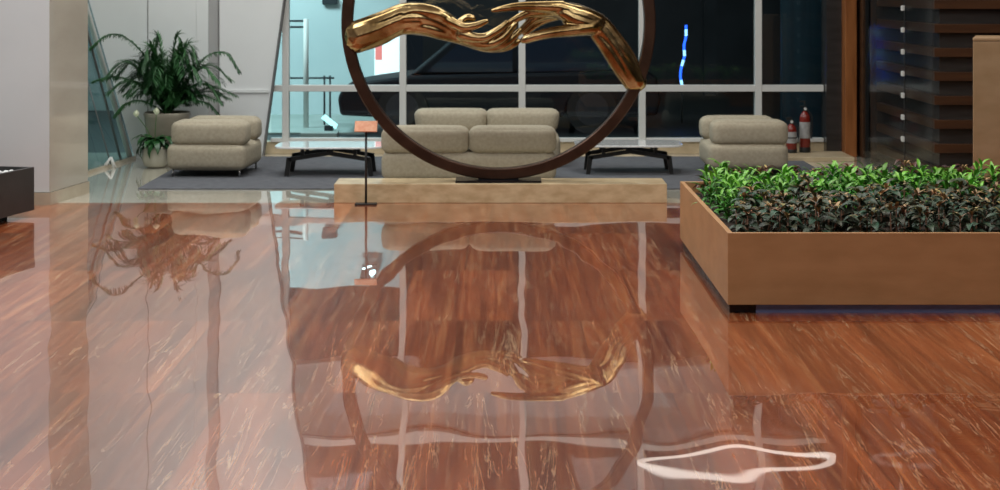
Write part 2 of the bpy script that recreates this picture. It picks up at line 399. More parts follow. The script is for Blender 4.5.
boxo('pane',-.02,-.008,SD-13.87,15.45-13.87,.0,3.2,M['smoke_glass'],gw)
boxo('joint',-.027,-.021,-.01,.01,.0,3.2,M['black'],gw)
pz=21.8/(F/13.87)
for k in range(14):
    bm=bmesh.new(); box(bm,-.022,0,-.028,.028,-.022,.022); o=mesh_obj('clamp',bm,M['frame'],gw,bevel=.004)
    o.location=(-.028,0,CAM_H-(139-HOR)/(F/13.87)+k*pz)
# glass door between post and block
d=empty('door_1',(3.66,15.9,0)); struct(d,'dark glass door between the wooden post and the slatted wall','door')
boxo('pane',0,.52,-.01,.01,.05,2.6,M['smoke_glass'],d)
bm=bmesh.new(); box(bm,-.03,0,-.02,.02,0,2.7); box(bm,.0,.55,-.02,.02,2.6,2.7); box(bm,0,.55,-.02,.02,0,.05); mesh_obj('door_frame',bm,M['black'],d)
bm=bmesh.new(); tube(bm,[(.02,-.05,.5),(.02,-.05,1.3)],.012,8); tube(bm,[(.02,-.05,.55),(.02,-.01,.55)],.008,6); tube(bm,[(.02,-.05,1.25),(.02,-.01,1.25)],.008,6); mesh_obj('door_handle',bm,M['steel'],d)
struct(boxo('trim_16',2.72,3.445,15.55,16.14,0.0,.045,M['sill'],bevel=.006),'low cream stone step under the fire extinguishers','step')

# rug
bm=bmesh.new(); prism(bm,[(-3.04,13.42),(2.95,13.42),(2.95,15.95),(-3.04,15.95)],'z',.0,.012)
tag(mesh_obj('rug',bm,M['rug'],bevel=.004),'large grey flat rug under the lounge seating','rug')

# ------------------------------------------------------------------ tan pylon
g=empty('stone_pylon',(3.82,11.55,0)); tag(g,'tall tan panelled block standing behind the plant box at right edge','block')
bm=bmesh.new(); prism(bm,[(-.465,-.2),(.45,-.2),(.45,.35),(-.29,.35)],'z',0,1.315); mesh_obj('body',bm,M['pylon'],g,bevel=.006)
bm=bmesh.new(); prism(bm,[(-.467,-.203),(.452,-.203),(.452,.352),(-.285,.352)],'z',1.316,1.34); mesh_obj('cap',bm,M['pylon'],g,bevel=.006)

# ------------------------------------------------------------------ plant box
PX0,PX1,PY0,PY1=1.185,4.3,8.32,10.53
pl=empty('planter_box',(PX0,PY0,0)); tag(pl,'large low tan wooden planter box full of green and bronze plants','planter')
W_=PX1-PX0; D_=PY1-PY0; T=.028
z0,z1=.047,.421
bm=bmesh.new(); box(bm,0,W_,0,T,z0,z1); mesh_obj('front_panel',bm,M['planter'],pl,bevel=.0025)
bm=bmesh.new(); box(bm,0,T,T,D_-T,z0,z1); mesh_obj('side_panel',bm,M['planter'],pl,bevel=.0025)
bm=bmesh.new(); box(bm,W_-T,W_,T,D_-T,z0,z1); mesh_obj('side_panel',bm,M['planter'],pl,bevel=.0025)
bm=bmesh.new(); box(bm,0,W_,D_-T,D_,z0,z1); mesh_obj('back_panel',bm,M['planter'],pl,bevel=.0025)
bm=bmesh.new(); box(bm,.012,.15,.03,D_-.05,0,z0); mesh_obj('kick_base',bm,M['kick'],pl)
bm=bmesh.new(); box(bm,.15,W_-.05,.035,D_-.05,0,z0); mesh_obj('kick_strip',bm,M['strip'],pl)['label']='blue grey recessed base strip'
bm=bmesh.new(); bmesh.ops.create_grid(bm,x_segments=60,y_segments=44,size=.5)
for v in bm.verts:
    v.co=Vector((T+(v.co.x+.5)*(W_-2*T),T+(v.co.y+.5)*(D_-2*T),.345+.012*random.random()))
so=mesh_obj('soil',bm,M['soil'],pl)

def leaf(bm, base, az, el, ln, wd, droop=.5, fold=.25, seg=5, mi=0, twist=0):
    """arching pointed leaf: az heading, el start elevation"""
    pts=[]; p=Vector(base); e=el; st=ln/seg
    h=Vector((math.cos(az),math.sin(az),0)); side=Vector((-math.sin(az),math.cos(az),0))
    for i in range(seg+1):
        pts.append((p.copy(),e)); d=h*math.cos(e)+Vector((0,0,1))*math.sin(e); p=p+d*st; e-=droop/seg*1.6
    prof=[.12,.72,1,.86,.5,0.02] if seg==5 else [.15,1,.75,.02]
    L_,C_,R_=[],[],[]
    for (q,e),w in zip(pts,prof):
        up=-h*math.sin(e)+Vector((0,0,1))*math.cos(e)
        s=(side*math.cos(twist)+up*math.sin(twist)); u2=up*math.cos(twist)-side*math.sin(twist)
        L_.append(bm.verts.new(q+s*wd*w*.5+u2*fold*wd*w*.5)); C_.append(bm.verts.new(q)); R_.append(bm.verts.new(q-s*wd*w*.5+u2*fold*wd*w*.5))
    for i in range(seg):
        for a,b in ((L_,C_),(C_,R_)):
            f=bm.faces.new((a[i],a[i+1],b[i+1],b[i])); f.smooth=True; f.material_index=mi

def broad_plant(name, m1, m2, rnd, hgt=.19):
    g=empty(name,(0,0,0))
    bm=bmesh.new(); tops=[]
    for s in range(3):
        ox,oy=rnd.uniform(-.05,.05),rnd.uniform(-.05,.05); hh=hgt*rnd.uniform(.7,1.1); tops.append((ox,oy,hh))
        for k in range(7):
            t=k/6; z=.03+hh*t*.85
            leaf(bm,(ox,oy,z),k*2.4+s+rnd.uniform(-.3,.3),rnd.uniform(.2,.6)+t*.35,rnd.uniform(.10,.145)*(1-.25*t),rnd.uniform(.042,.056)*(1-.25*t),rnd.uniform(.7,1.3),.28,twist=rnd.uniform(-.35,.35))
    mesh_obj('foliage',bm,m1,g)
    bm=bmesh.new()
    for ox,oy,hh in tops:
        for k in range(5):
            leaf(bm,(ox,oy,hh*.9),k*1.9+ox*40,rnd.uniform(.7,1.2),rnd.uniform(.05,.085),.02,.8,.4,seg=3)
    mesh_obj('young_leaves',bm,m2,g)
    bm=bmesh.new()
    for ox,oy,hh in tops: tube(bm,[(ox*.4,oy*.4,0),(ox,oy,hh*.4),(ox,oy,hh*.95)],[.006,.005,.003],6)
    mesh_obj('stem',bm,M['stem'],g)
    return g
def lance_plant(name, m1, m2, rnd, hgt=.2):
    g=empty(name,(0,0,0))
    bm=bmesh.new(); bm2=bmesh.new()
    for s in range(4):
        ox,oy=rnd.uniform(-.06,.06),rnd.uniform(-.06,.06); hh=hgt*rnd.uniform(.7,1.05)
        for k in range(13):
            t=k/12
            leaf(bm if k<9 else bm2,(ox*(1-.2*t),oy*(1-.2*t),.01+hh*t*.8),k*2.4+s*1.3,rnd.uniform(.45,.9)+t*.45,rnd.uniform(.085,.12)*(1-.25*t),rnd.uniform(.018,.026),rnd.uniform(.5,1.1),.35,twist=rnd.uniform(-.3,.3))
    mesh_obj('foliage',bm,m1,g); mesh_obj('young_leaves',bm2,m2,g)
    bm=bmesh.new()
    for s in range(3):
        a=rnd.uniform(0,6.28); tube(bm,[(0,0,0),(.05*math.cos(a),.05*math.sin(a),hgt*.75)],[.005,.003],6)
    mesh_obj('stem',bm,M['gstem'],g)
    return g
rp=random.Random(3)
protos={'bronze':[broad_plant('bronze_leaf_plant',M['lf_bronze'],M['lf_young'],rp,.19) for _ in range(4)],
        'green':[lance_plant('bright_green_plant',M['lf_green'],M['lf_green2'],rp,.21) for _ in range(4)],
        'maroon':[broad_plant('maroon_leaf_plant',M['lf_red'],M['lf_young'],rp,.2) for _ in range(2)],
        'scarlet':[lance_plant('scarlet_leaf_plant',M['lf_scarlet'],M['lf_red'],rp,.2) for _ in range(1)]}
LAB={'bronze':('dark bronze green broad leaf plant in the front half of the planter box','plant','bronze leaf plants in front half of the planter'),
     'green':('bright green narrow leaf plant in the rear half of the planter box','plant','bright green plants in rear half of the planter'),
     'maroon':('dark maroon leaf plant in the back row of the planter box','plant','maroon leaf plants along the back of the planter'),
     'scarlet':('scarlet leaf plant in the far left corner of the planter box','plant','')}
used={}
def put(kind,x,y,s=1.):
    ps=protos[kind]; i=rp.randrange(len(ps)); o=ps[i]
    if used.get((kind,i)): o=copy_tree(ps[i])
    used[(kind,i)]=True
    o.location=(x,y,.345); o.rotation_euler=(0,0,rp.uniform(0,6.28)); s*=rp.uniform(.88,1.12); o.scale=(s,s,s*rp.uniform(.9,1.12))
    a,b,c=LAB[kind]; tag(o,a,b,c or None)
ny=11
for j in range(ny):
    y=PY0+.17+j*(PY1-PY0-.29)/(ny-1)
    nx=0; x=PX0+.15+(j%2)*.08
    while x< min(PX1-.15,.3125*y+.75):
        xx,yy=x+rp.uniform(-.03,.03),y+rp.uniform(-.03,.03)
        u=(yy-PY0)
        if j==ny-1: kd='scarlet' if x<PX0+.15 else 'maroon'
        elif j>=6 or (j>=4 and x<PX0+.30): kd='green'
        elif j==5 and rp.random()<.3: kd='green'
        else: kd='bronze'
        if kd=='green' and j==8 and rp.random()<.2: kd='bronze'
        put(kd,xx,yy,{'green':1.06,'bronze':1.0,'maroon':.9,'scarlet':1.1}[kd])
        x+=.19
for kd in protos:
    for i,o in enumerate(protos[kd]):
        if not used.get((kd,i)):
            for c in list(o.children): bpy.data.objects.remove(c)
            bpy.data.objects.remove(o)

# ------------------------------------------------------------------ charcoal planter at left
g=empty('pebble_box',(-3.45,11.85,0),-math.atan(.2425)); tag(g,'charcoal box planter topped with white pebbles against left white wall','planter')
bw,bl=1.0,1.6
bm=bmesh.new(); 
box(bm,-bw,0,-bl,-bl+.03,.05,.367); box(bm,-bw,0,-.03,0,.05,.367); box(bm,-bw,-bw+.03,-bl+.03,-.03,.05,.367); box(bm,-.03,0,-bl+.03,-.03,.05,.367); box(bm,-bw+.03,-.03,-bl+.03,-.03,.05,.3)
mesh_obj('body',bm,M['box'],g)
boxo('kick_base',-bw+.15,-.15,-bl+.1,-.12,0,.05,M['kick'],g)
bm=bmesh.new(); rb=random.Random(5)
for i in range(700):
    x,y=rb.uniform(-bw+.055,-.055),rb.uniform(-bl+.055,-.055); r=rb.uniform(.014,.024)
    mt=Matrix.Translation((x,y,.315+rb.uniform(0,.03)))@Euler((rb.uniform(-.4,.4),rb.uniform(-.4,.4),rb.uniform(0,3))).to_matrix().to_4x4()@Matrix.Diagonal((r*1.2,r,r*.7,1))
    bmesh.ops.create_icosphere(bm,subdivisions=1,radius=1,matrix=mt)
pb=mesh_obj('pebbles',bm,M['pebble'],g,smooth=True); pb['kind']='stuff'; pb['label']='white pebbles'

# ------------------------------------------------------------------ sculpture
SY=12.78; K=F/SY
def sp(px,py): return ((px-500)/K, CAM_H-(py-HOR)/K)
stoneW=(-1.306,1.314)
bm=bmesh.new(); box(bm,stoneW[0],stoneW[1],12.59,12.98,0,.15)
tag(mesh_obj('stone_plinth',bm,M['plinth'],bevel=.004),'long low sandstone plinth carrying the ring sculpture','plinth')
RC=1.251-.0; cz=.155+.012+1.251; cxr=(498.5-500)/K
s=empty('ring_sculpture',(cxr,SY,.15)); tag(s,'large dark bronze ring holding two reaching golden arms','sculpture')
bm=bmesh.new()
ro,ri,hd=1.251,1.251-.088,.06; seg=180
rings=[]
for i in range(seg):
    a=2*PI*i/seg; c_,s_=math.cos(a),math.sin(a)
    rings.append([bm.verts.new((r*c_,y,cz-.15+r*s_)) for r,y in ((ro-.008,-hd),(ro,-hd+.008),(ro,hd-.008),(ro-.008,hd),(ri+.008,hd),(ri,hd-.008),(ri,-hd+.008),(ri+.008,-hd))])
for i in range(seg):
    A,B=rings[i],rings[(i+1)%seg]
    for k in range(8):
        bm.faces.new((A[k],A[(k+1)%8],B[(k+1)%8],B[k]))
bmesh.ops.recalc_face_normals(bm,faces=bm.faces[:])
ring=mesh_obj('ring',bm,M['bronze_ring'],s)
bm=bmesh.new(); box(bm,-.34,.34,-.14,.14,0,.018); box(bm,-.16,.16,-.055,.055,.018,.035)
bp_=mesh_obj('base_plate',bm,M['kick'],s)

def blob(name, chains, m, parent, voxel=.0055, smooth_it=11):
    """union of swept spheres -> one continuous cast surface. chain points: (px,py,depth m,radius px[,depth radius factor])"""
    bm=bmesh.new()
    for ch in chains:
        pts=[(*sp(p[0],p[1]),p[2],p[3]/K) for p in ch]
        cr=catmull(pts,16)
        prev=None
        for (x,z,dy,r) in cr:
            if prev and (Vector((x,dy,z))-prev).length<r*.1: continue
            prev=Vector((x,dy,z))
            mt=Matrix.Translation((x-cxr,dy,z-.15))@Matrix.Diagonal((r,r,r,1))
            bmesh.ops.create_icosphere(bm,subdivisions=2,radius=1,matrix=mt)
    o=mesh_obj(name,bm,m,parent)
    rm=o.modifiers.new('r','REMESH'); rm.mode='VOXEL'; rm.voxel_size=voxel; rm.use_smooth_shade=True
    sm=o.modifiers.new('s','SMOOTH'); sm.factor=.5; sm.iterations=smooth_it
    dg=bpy.context.evaluated_depsgraph_get(); ev=o.evaluated_get(dg)
    me=bpy.data.meshes.new_from_object(ev); old=o.data
    o.modifiers.clear(); o.data=me
    for p in me.polygons: p.use_smooth=True
    if not me.materials: me.materials.append(m)
    bpy.data.meshes.remove(old)
    return o
# arm reaching from the left, palm up, fingers curling upwards at their tips
left=[
 # forearm
 [(359,36,0,17),(376,30.5,0,17),(390,24,0,16),(405,18,0,15)],
 [(358,42,-.025,11.5),(380,33,-.03,11.5),(402,23,-.03,10.5),(420,22,-.03,10)],
 [(358,30,-.03,10.5),(384,20,-.04,10),(404,12,-.035,9.5),(420,11,-.035,9)],
 # wrist and palm heel
 [(405,18,0,15),(420,17.5,0,14.5),(434,21,0,13),(450,29,0,11.5)],
 [(404,14,-.035,10),(414,11,-.04,9),(428,12,-.045,9),(440,15,-.06,7.5),(452,22,-.055,6.5)],
 [(400,26,-.02,9),(420,26,-.03,9),(440,31,-.02,9),(458,36,0,8),(474,42,0,7)],
 [(412,26,.03,9),(436,30,.035,8.5),(458,37,.03,7.5),(474,42,.02,7)],
 [(434,22,.03,11),(452,31,.03,9.5),(468,38,.01,8),(478,42,0,7)],
 # thumb (near side), tip at 487,21
 [(444,18,-.06,6.5),(454,23,-.075,5.6),(464,27,-.085,4.8),(475,25.5,-.085,4),(483,22.5,-.08,3.3),(487,20.8,-.08,2.4)],
 # thumb knuckle bump beyond
 [(456,27,-.02,6),(463,20,-.02,4.2),(468,17.5,-.02,4.2),(473,18.5,-.02,3.8)],
 # index
 [(462,34,-.05,6.6),(474,37,-.06,5.2),(485,37,-.06,4.8),(494,32.5,-.06,4.4),(501,28,-.055,4),(507,22.5,-.05,3)],
 # middle
 [(464,38,-.02,6.5),(478,43,-.025,5.4),(492,43,-.025,5),(503,37.5,-.025,4.6),(510,30,-.02,4),(515.5,23.5,-.02,3)],
 # ring
 [(468,41,.015,6),(482,46.5,.015,5),(497,47,.015,4.8),(508,42,.015,4.4),(516,35,.015,3.6),(520,30,.015,2.8)],
 # little
 [(468,42,.05,5.4),(482,47.5,.05,4.6),(496,49,.05,4.2),(507,47.5,.05,4),(515,44,.045,3.3),(519,41,.045,2.6)],
]
lh=blob('reaching_arm',left,M['gold'],s); lh['label']='golden arm from the left with upturned palm'
right=[
 # forearm from ring up to the wrist
 [(636,81,0,11.5),(629,71,0,12.5),(619,54,0,12.5),(608,38,0,11.8),(598,27,0,11.5)],
 [(631,84,-.02,7.5),(620,67,-.03,8.5),(607,47,-.03,8),(596,33,-.02,7)],
 [(636,73,-.02,7.5),(625,54,-.03,8.5),(612,35,-.025,8),(602,23,-.02,7.5),(594,20,-.02,7)],
 # hand
 [(600,27,0,10.5),(590,21,0,11),(576,15,.01,10),(560,10,.01,8.5)],
 [(596,22,.05,8.5),(578,12,.06,8.5),(560,8,.06,7)],
 [(596,26,-.03,9.5),(582,24,-.04,8),(568,20,-.03,6.5)],
 [(590,18,-.045,7),(574,11,-.05,6.8),(558,6.5,-.045,6.5)],
 # back of the hand
 [(598,22,-.02,9.5),(584,16,-.03,10),(570,12,-.03,9.5),(558,9,-.02,8)],
 [(592,26,0,9),(578,21,0,8.5),(566,15,0,8)],
 [(590,20,.04,9),(572,15,.05,8.5),(558,12,.05,7)],
 [(595,25,-.04,8.5),(578,20,-.055,8),(564,13,-.05,7)],
 # index, long, pointing left, tip 492,10
 [(562,7,-.04,7),(548,6.5,-.05,6.2),(534,6.2,-.05,5.4),(518,6.4,-.05,4.6),(505,8.2,-.05,3.8),(492.5,10.6,-.05,2.1)],
 # middle finger, drooping
 [(560,10,0,6.5),(545,11.5,0,5.4),(530,13,0,4.8),(519,17.5,0,4.2),(510,23,0,3.6),(505,28,.0,2.8)],
 # ring finger
 [(560,12,.035,6.2),(546,14.5,.035,5.2),(534,19,.035,4.6),(526,26,.035,4),(519,33,.035,3.2)],
 # little finger
 [(562,14,.07,6),(550,18,.07,4.8),(540,22.5,.07,4.2),(532,28,.07,3.6),(525,34,.065,2.8)],
 # thumb, near side, thick along the bottom, tip 522,39
 [(592,27,-.05,8.5),(578,29,-.07,7.2),(562,31,-.08,6.2),(548,33,-.085,5.6),(535,36,-.085,5.2),(527,38.5,-.085,4.7),(523,40,-.085,3.4)],
]
rh=blob('reaching_arm',right,M['gold'],s); rh['label']='golden arm from the right with extended index finger'

# small sign stand in front of plinth
g=empty('sign_stand',((366-500)/(F/12.5),12.50,0)); tag(g,'slim black label stand with small copper plate in front of plinth','sign stand')
bm=bmesh.new(); prism(bm,[(-.085,-.045),(.085,-.045),(.085,.045),(-.085,.045)],'z',0,.012); mesh_obj('base',bm,M['black'],g,bevel=.003)
bm=bmesh.new(); tube(bm,[(0,0,.012),(0,0,.575)],.0095,10); mesh_obj('pole',bm,M['black'],g)
bm=bmesh.new(); box(bm,-.088,.088,-.052,.052,-.005,.005); pt=mesh_obj('plate',bm,M['copper'],g,bevel=.002); pt.location=(0,0,.61); pt.rotation_euler=(math.radians(48),0,0)

# ------------------------------------------------------------------ seating
def legs(g,x0,x1,y0,y1,h=.07):
    for x in (x0+.05,x1-.05):
        for y in (y0+.05,y1-.05):
            bm=bmesh.new(); tube(bm,[(x,y,.0),(x,y,h)],.009,8); mesh_obj('leg',bm,M['steel'],g)
def armchair(name,loc,rz,label):
    g=empty(name,loc,rz); tag(g,label,'armchair')
    w,d=.70,.76
    bm=bmesh.new(); cushion(bm,0,w,0,d,.062,.288,.055,.012); mesh_obj('seat',bm,M['sofa'],g)
    bm=bmesh.new(); cushion(bm,.035,w+.0,.02,.30,.276,.492,.06,.010); mesh_obj('backrest',bm,M['sofa'],g)
    bm=bmesh.new()
    return g,w,d
g,w,d=armchair('armchair',(-2.965,14.20,.012),-math.radians(4),'taupe two cushion armchair near the potted palm at left')
legs(g,0,w,0,d)
bm=bmesh.new(); cushion(bm,.05,w+.0,.50,.755,.28,.488,.06,.010); mesh_obj('back_cushion',bm,M['sofa'],g)
g,w,d=armchair('armchair',(1.862,14.20,.012),0,'taupe two cushion armchair beside the fire extinguishers')
legs(g,0,w,0,d)
bm=bmesh.new(); cushion(bm,0,w-.03,.50,.755,.28,.488,.06,.010); mesh_obj('back_cushion',bm,M['sofa'],g)

def sofa(loc,w,d,label,facing_cam,flare=0):
    g=empty('two_seat_sofa',loc); tag(g,label,'sofa')
    bm=bmesh.new(); cushion(bm,0,w,0,d,.062,.292,.06,.01,n=11); mesh_obj('seat',bm,M['sofa'],g)
    h=w/2
    y0,y1=(d-.27,d-.005) if facing_cam else (.005,.28)
    for a,b in ((.0,h-.006),(h+.006,w)):
        bm=bmesh.new(); cushion(bm,a,b,y0,y1,.284,(.498 if facing_cam else .502),.06,.010,taper=flare); mesh_obj('back_cushion',bm,M['sofa'],g)
    legs(g,0,w,0,d); return g
sofa((-.995,13.45,.012),1.465,.78,'taupe two seat sofa seen from behind just beyond the plinth',False)
sofa((-.815,14.93,.012),1.375,.78,'taupe two seat sofa facing forward against the window wall',True,.05)

# ------------------------------------------------------------------ low tables
def make_table(loc,label):
    g=empty('coffee_table',loc); tag(g,label,'coffee table')
    bm=bmesh.new(); pts=[]
    for i in range(64):
        a=2*PI*i/64; c_,s_=math.cos(a),math.sin(a); e=2/5.
        pts.append((.49*math.copysign(abs(c_)**e,c_),.29*math.copysign(abs(s_)**e,s_)))
    prism(bm,pts,'z',.250,.266); mesh_obj('table_top',bm,M['table_top'],g,bevel=.003)
    for sgn in (-1,1):
        y=sgn*.19
        bm=bmesh.new(); t=.021
        def beam(a,b,ta,tb):
            prism(bm,[(a[0],a[1]-ta),(b[0],b[1]-tb),(b[0],b[1]+tb),(a[0],a[1]+ta)],'y',y-.018,y+.018)
        beam((-.355,.150),(0,.205),.018,.018); beam((0,.205),(.355,.150),.018,.018)
        mesh_obj('crossbeam',bm,M['black'],g)
        for sx in (-1,1):
            bm=bmesh.new(); prism(bm,[(sx*.33,.166),(sx*.375,.166),(sx*.395,.0),(sx*.358,.0)],'y',y-.018,y+.018); mesh_obj('leg',bm,M['black'],g)
        for xx,zb in ((-.235,.165),(0,.2),(.235,.165)):
            bm=bmesh.new(); box(bm,xx-.016,xx+.016,y-.014,y+.014,zb,.250); mesh_obj('support',bm,M['black'],g)
    bm=bmesh.new(); box(bm,-.02,.02,-.17,.17,.20,.235); mesh_obj('spine',bm,M['black'],g)
    return g
K1=F/14.47
make_table(((331-500)/K1,14.47,.012),'low table with pale top and black angular legs between left armchair and near sofa')
make_table(((628-500)/(F/14.62),14.62,.012),'low table with pale top and black angular legs seen through the ring at right')

# ------------------------------------------------------------------ fire extinguishers
def exting(name,x,y,z,h,r,label,cone):
    g=empty(name,(x,y,z)); tag(g,label,'fire extinguisher')
    bm=bmesh.new(); bh=h*.78
    lathe(bm,[(r*.9,0),(r,.01),(r,bh*.82),(r*.85,bh*.92),(r*.45,bh),(r*.28,bh+.01)],seg=28); mesh_obj('cylinder',bm,M['red_paint'],g)
    bm=bmesh.new(); lathe(bm,[(r*1.03,0),(r*1.04,.01),(r*1.04,bh*.12),(r*1.02,bh*.13)],seg=28); mesh_obj('foot_ring',bm,M['black'],g)
    bm=bmesh.new(); lathe(bm,[(r*1.01,bh*.35),(r*1.012,bh*.36),(r*1.012,bh*.74),(r*1.01,bh*.75)],seg=28); mesh_obj('label_band',bm,M['label'],g)
    bm=bmesh.new(); lathe(bm,[(r*.3,bh+.0),(r*.3,bh+.035),(r*.2,bh+.045)],seg=16); box(bm,-r*.9,r*.25,-.008,.008,bh+.045,bh+.06); box(bm,-r*1.0,r*.1,-.008,.008,h-.02,h-.005); box(bm,-r*.15,r*.1,-.007,.007,bh+.05,h-.01); mesh_obj('valve',bm,M['black'],g)
    bm=bmesh.new(); hose=catmull([(r*.25,-.02,bh+.03),(r*1.15,-.03,bh*.9),(r*1.2,-.03,bh*.6),(r*1.05,-.045,bh*.35)],6); tube(bm,hose,.007,8)
    mesh_obj('hose',bm,M['black'],g)
    if cone:
        bm=bmesh.new(); lathe(bm,[(r*1.02,bh*.52),(r*1.03,bh*.525),(r*1.03,bh*.56),(r*1.02,bh*.565)],seg=28); mesh_obj('strap',bm,M['black'],g)
    bm=bmesh.new(); tube(bm,[(0,-r*.3,bh+.03),(0,-r*.5,bh+.03)],.014,12); mesh_obj('gauge',bm,M['frame'],g)
exting('fire_extinguisher',(791-500)/(F/16.0),15.98,.045,.36,.054,'shorter red fire extinguisher with silver label and black strap',True)
exting('fire_extinguisher',(804.5-500)/(F/16.05),16.03,.045,.52,.054,'taller red fire extinguisher with white label beside the shorter one',False)

# ------------------------------------------------------------------ potted palm and lily
g=empty('potted_palm',((166-500)/(F/15.45),15.5,0)); tag(g,'bushy dark green palm in a tall stone coloured pot','potted palm')
bm=bmesh.new(); lathe(bm,[(.15,0),(.17,.02),(.215,.44),(.225,.475),(.215,.49),(.195,.485),(.19,.45),(.0,.44)],seg=40); mesh_obj('pot',bm,M['pot2'],g)
rq=random.Random(11)
def frond(pts, leafl, wid, rnd, droop=.55):
    bm=bmesh.new(); cr=catmull(pts,7); n=len(cr)
    tube(bm,cr,[.008*(1-.75*i/n)+.0015 for i in range(n)],5)
    for i in range(int(n*.18),n):
        t=i/(n-1); a=Vector(cr[i]); tg=(Vector(cr[min(i+1,n-1)])-Vector(cr[i-1])).normalized()
        hz=tg.cross(Vector((0,0,1)));  hz=hz.normalized() if hz.length>.05 else Vector((0,1,0))
        l=leafl*math.sin(PI*min(1,(.22+.78*(1-t))))**.6*(.35+.65*(1-t*.6)) if t<1 else leafl*.3
        l=leafl*(.45+.55*math.sin(PI*(.15+.75*t)))
        for sg in (-1,1):
            for q in (0,.5):
                b=a+tg*q*.02
                d=(hz*sg*.8+tg*.75+Vector((0,0,.1))).normalized()
                az=math.atan2(d.y,d.x); el=math.asin(max(-1,min(1,d.z)))
                leaf(bm,b,az+rnd.uniform(-.15,.15),el+rnd.uniform(-.1,.2),l*rnd.uniform(.85,1.1),wid,rnd.uniform(.6,1.2)*droop,.3,seg=3)
    return bm
ang=[]
# two signature fronds: left one over the mullion, right one hooking over the panel
sig=[[(0,0,.47),(-.16,-.02,.95),(-.38,-.03,1.20),(-.56,-.03,1.235),(-.72,-.03,1.12)],
     [(0,0,.47),(.18,-.02,.75),(.38,-.05,1.02),(.58,-.06,1.06),(.70,-.06,.90)],
     [(0,0,.47),(-.2,-.1,.72),(-.45,-.14,.84),(-.66,-.15,.80)],
     [(0,0,.47),(.22,-.1,.72),(.42,-.12,.76),(.54,-.12,.60)],
     [(0,0,.47),(.2,-.12,.6),(.42,-.14,.58),(.56,-.14,.42)],
     [(0,0,.47),(-.2,-.12,.6),(-.36,-.14,.58),(-.46,-.14,.48)]]
for p in sig:
    mesh_obj('frond',frond(p,.10,.016,rq,1.3),M['palm'],g)
for k in range(68):
    a=k*2.4; rr=rq.uniform(.12,.55); hh=rq.uniform(.16,.72)*(1.2-rr*.9)
    c_,s_=math.cos(a),math.sin(a)*.6
    p=[(0,0,.46),(c_*rr*.35,s_*rr*.3,.47+hh*.62),(c_*rr*.8,s_*rr*.7,.47+hh),(c_*rr*1.18,s_*rr*1.1,.47+hh*.72)]
    p=[(x,min(y,.22),z) for x,y,z in p]
    mesh_obj('frond',frond(p,rq.uniform(.12,.18),.013,rq),M['palm'],g)
g=empty('potted_lily',((154.5-500)/(F/15.05),15.08,0)); tag(g,'small broad leaf lily with pale blooms in a round cream pot','potted plant')
bm=bmesh.new(); lathe(bm,[(.07,0),(.105,.02),(.125,.09),(.12,.17),(.11,.20),(.095,.195),(.0,.18)],seg=36); mesh_obj('pot',bm,M['pot'],g)
bm=bmesh.new()
for k in range(34):
    leaf(bm,(rq.uniform(-.04,.04),rq.uniform(-.04,.04),.19),k*2.4,rq.uniform(.4,1.35),rq.uniform(.22,.34),rq.uniform(.055,.075),rq.uniform(1.3,2.1),.25)
mesh_obj('foliage',bm,M['lily'],g)
for (x,z) in ((-.16,.50),(.03,.52)):
    bm=bmesh.new(); tube(bm,catmull([(0,-.02,.19),(x*.4,-.05,.36),(x,-.08,z)],5),.0035,6); fs=mesh_obj('flower_stem',bm,M['gstem'],g)
    bm=bmesh.new(); leaf(bm,(x,-.08,z-.02),-1.2,1.2,.075,.06,-.3,.6); leaf(bm,(x,-.08,z-.02),-1.9,1.1,.06,.05,-.3,.6)
    bmesh.ops.create_icosphere(bm,subdivisions=2,radius=.018,matrix=Matrix.Translation((x,-.085,z+.015))@Matrix.Diagonal((.8,.8,1.2,1))); mesh_obj('bloom',bm,M['bloom'],g)['label']='pale cream bloom'

# ------------------------------------------------------------------ pendant above the lounge (seen mirrored in the floor)
g=empty('oval_pendant',(2.35,15.9,3.0)); tag(g,'glowing oval loop pendant lamp mirrored in the polished floor at right','pendant lamp')
bm=bmesh.new(); ring_=[]
for i in range(72):
    a=2*PI*i/72; x,y=.95*math.cos(a),.34*math.sin(a); ring_.append([bm.verts.new((x*k_,y*k_ ,z_)) for k_,z_ in ((1.02,0),(1.02,.035),(.96,.035),(.96,0))])
for i in range(72):
    A,B=ring_[i],ring_[(i+1)%72]
    for k in range(4): bm.faces.new((A[k],A[(k+1)%4],B[(k+1)%4],B[k]))
bmesh.ops.recalc_face_normals(bm,faces=bm.faces[:]); mesh_obj('loop',bm,M['pendant'],g)
bm=bmesh.new()
for x in (-.7,.7): tube(bm,[(x,.2,.05),(x,.2,H-3.0)],.004,6)
mesh_obj('cable',bm,M['black'],g)

# ------------------------------------------------------------------ outside, beyond the glass
struct(boxo('ground_outside',-14,12,16.45,32,-.3,-.01,M['asphalt']),'dark night paving outside','ground')
struct(boxo('ground_left',-12,-9.21,-6,16.44,-.3,-.01,M['asphalt']),'dark ground outside left','ground')
struct(boxo('pavement_outside',-3.4,-1.55,18.55,21.2,-.009,.012,M['pave']),'pale lit paving outside the left window','ground')
struct(boxo('facade_outside',-3.3,-1.30,21.2,21.4,0,2.32,M['concrete']),'pale teal lit concrete wall outside the left window','wall')
struct(boxo('facade_dark',-1.3,12,27,27.2,0,9,M['darkconc']),'dark night facade across the street','wall')
struct(boxo('facade_dark',-14,-3.31,22,22.2,0,9,M['leftfac']),'dark night facade to the left','wall')
struct(boxo('facade_left',-9.0,-8.8,13,21,-.01,6,M['leftfac']),'grey green facade outside the leaning glass','wall')
struct(boxo('added_canopy',-4.6,3.6,25.0,25.6,4.25,5.3,M['canopy'],bevel=.05),'pale canopy fascia added outside for its reflection in the floor','canopy')  # added, unseen directly: gives the pale band mirrored in the floor
struct(boxo('added_canopy_post',-4.4,-4.2,25.1,25.3,0,4.25,M['darkconc']),'post of the added outside canopy','post')  # both posts only carry the added canopy
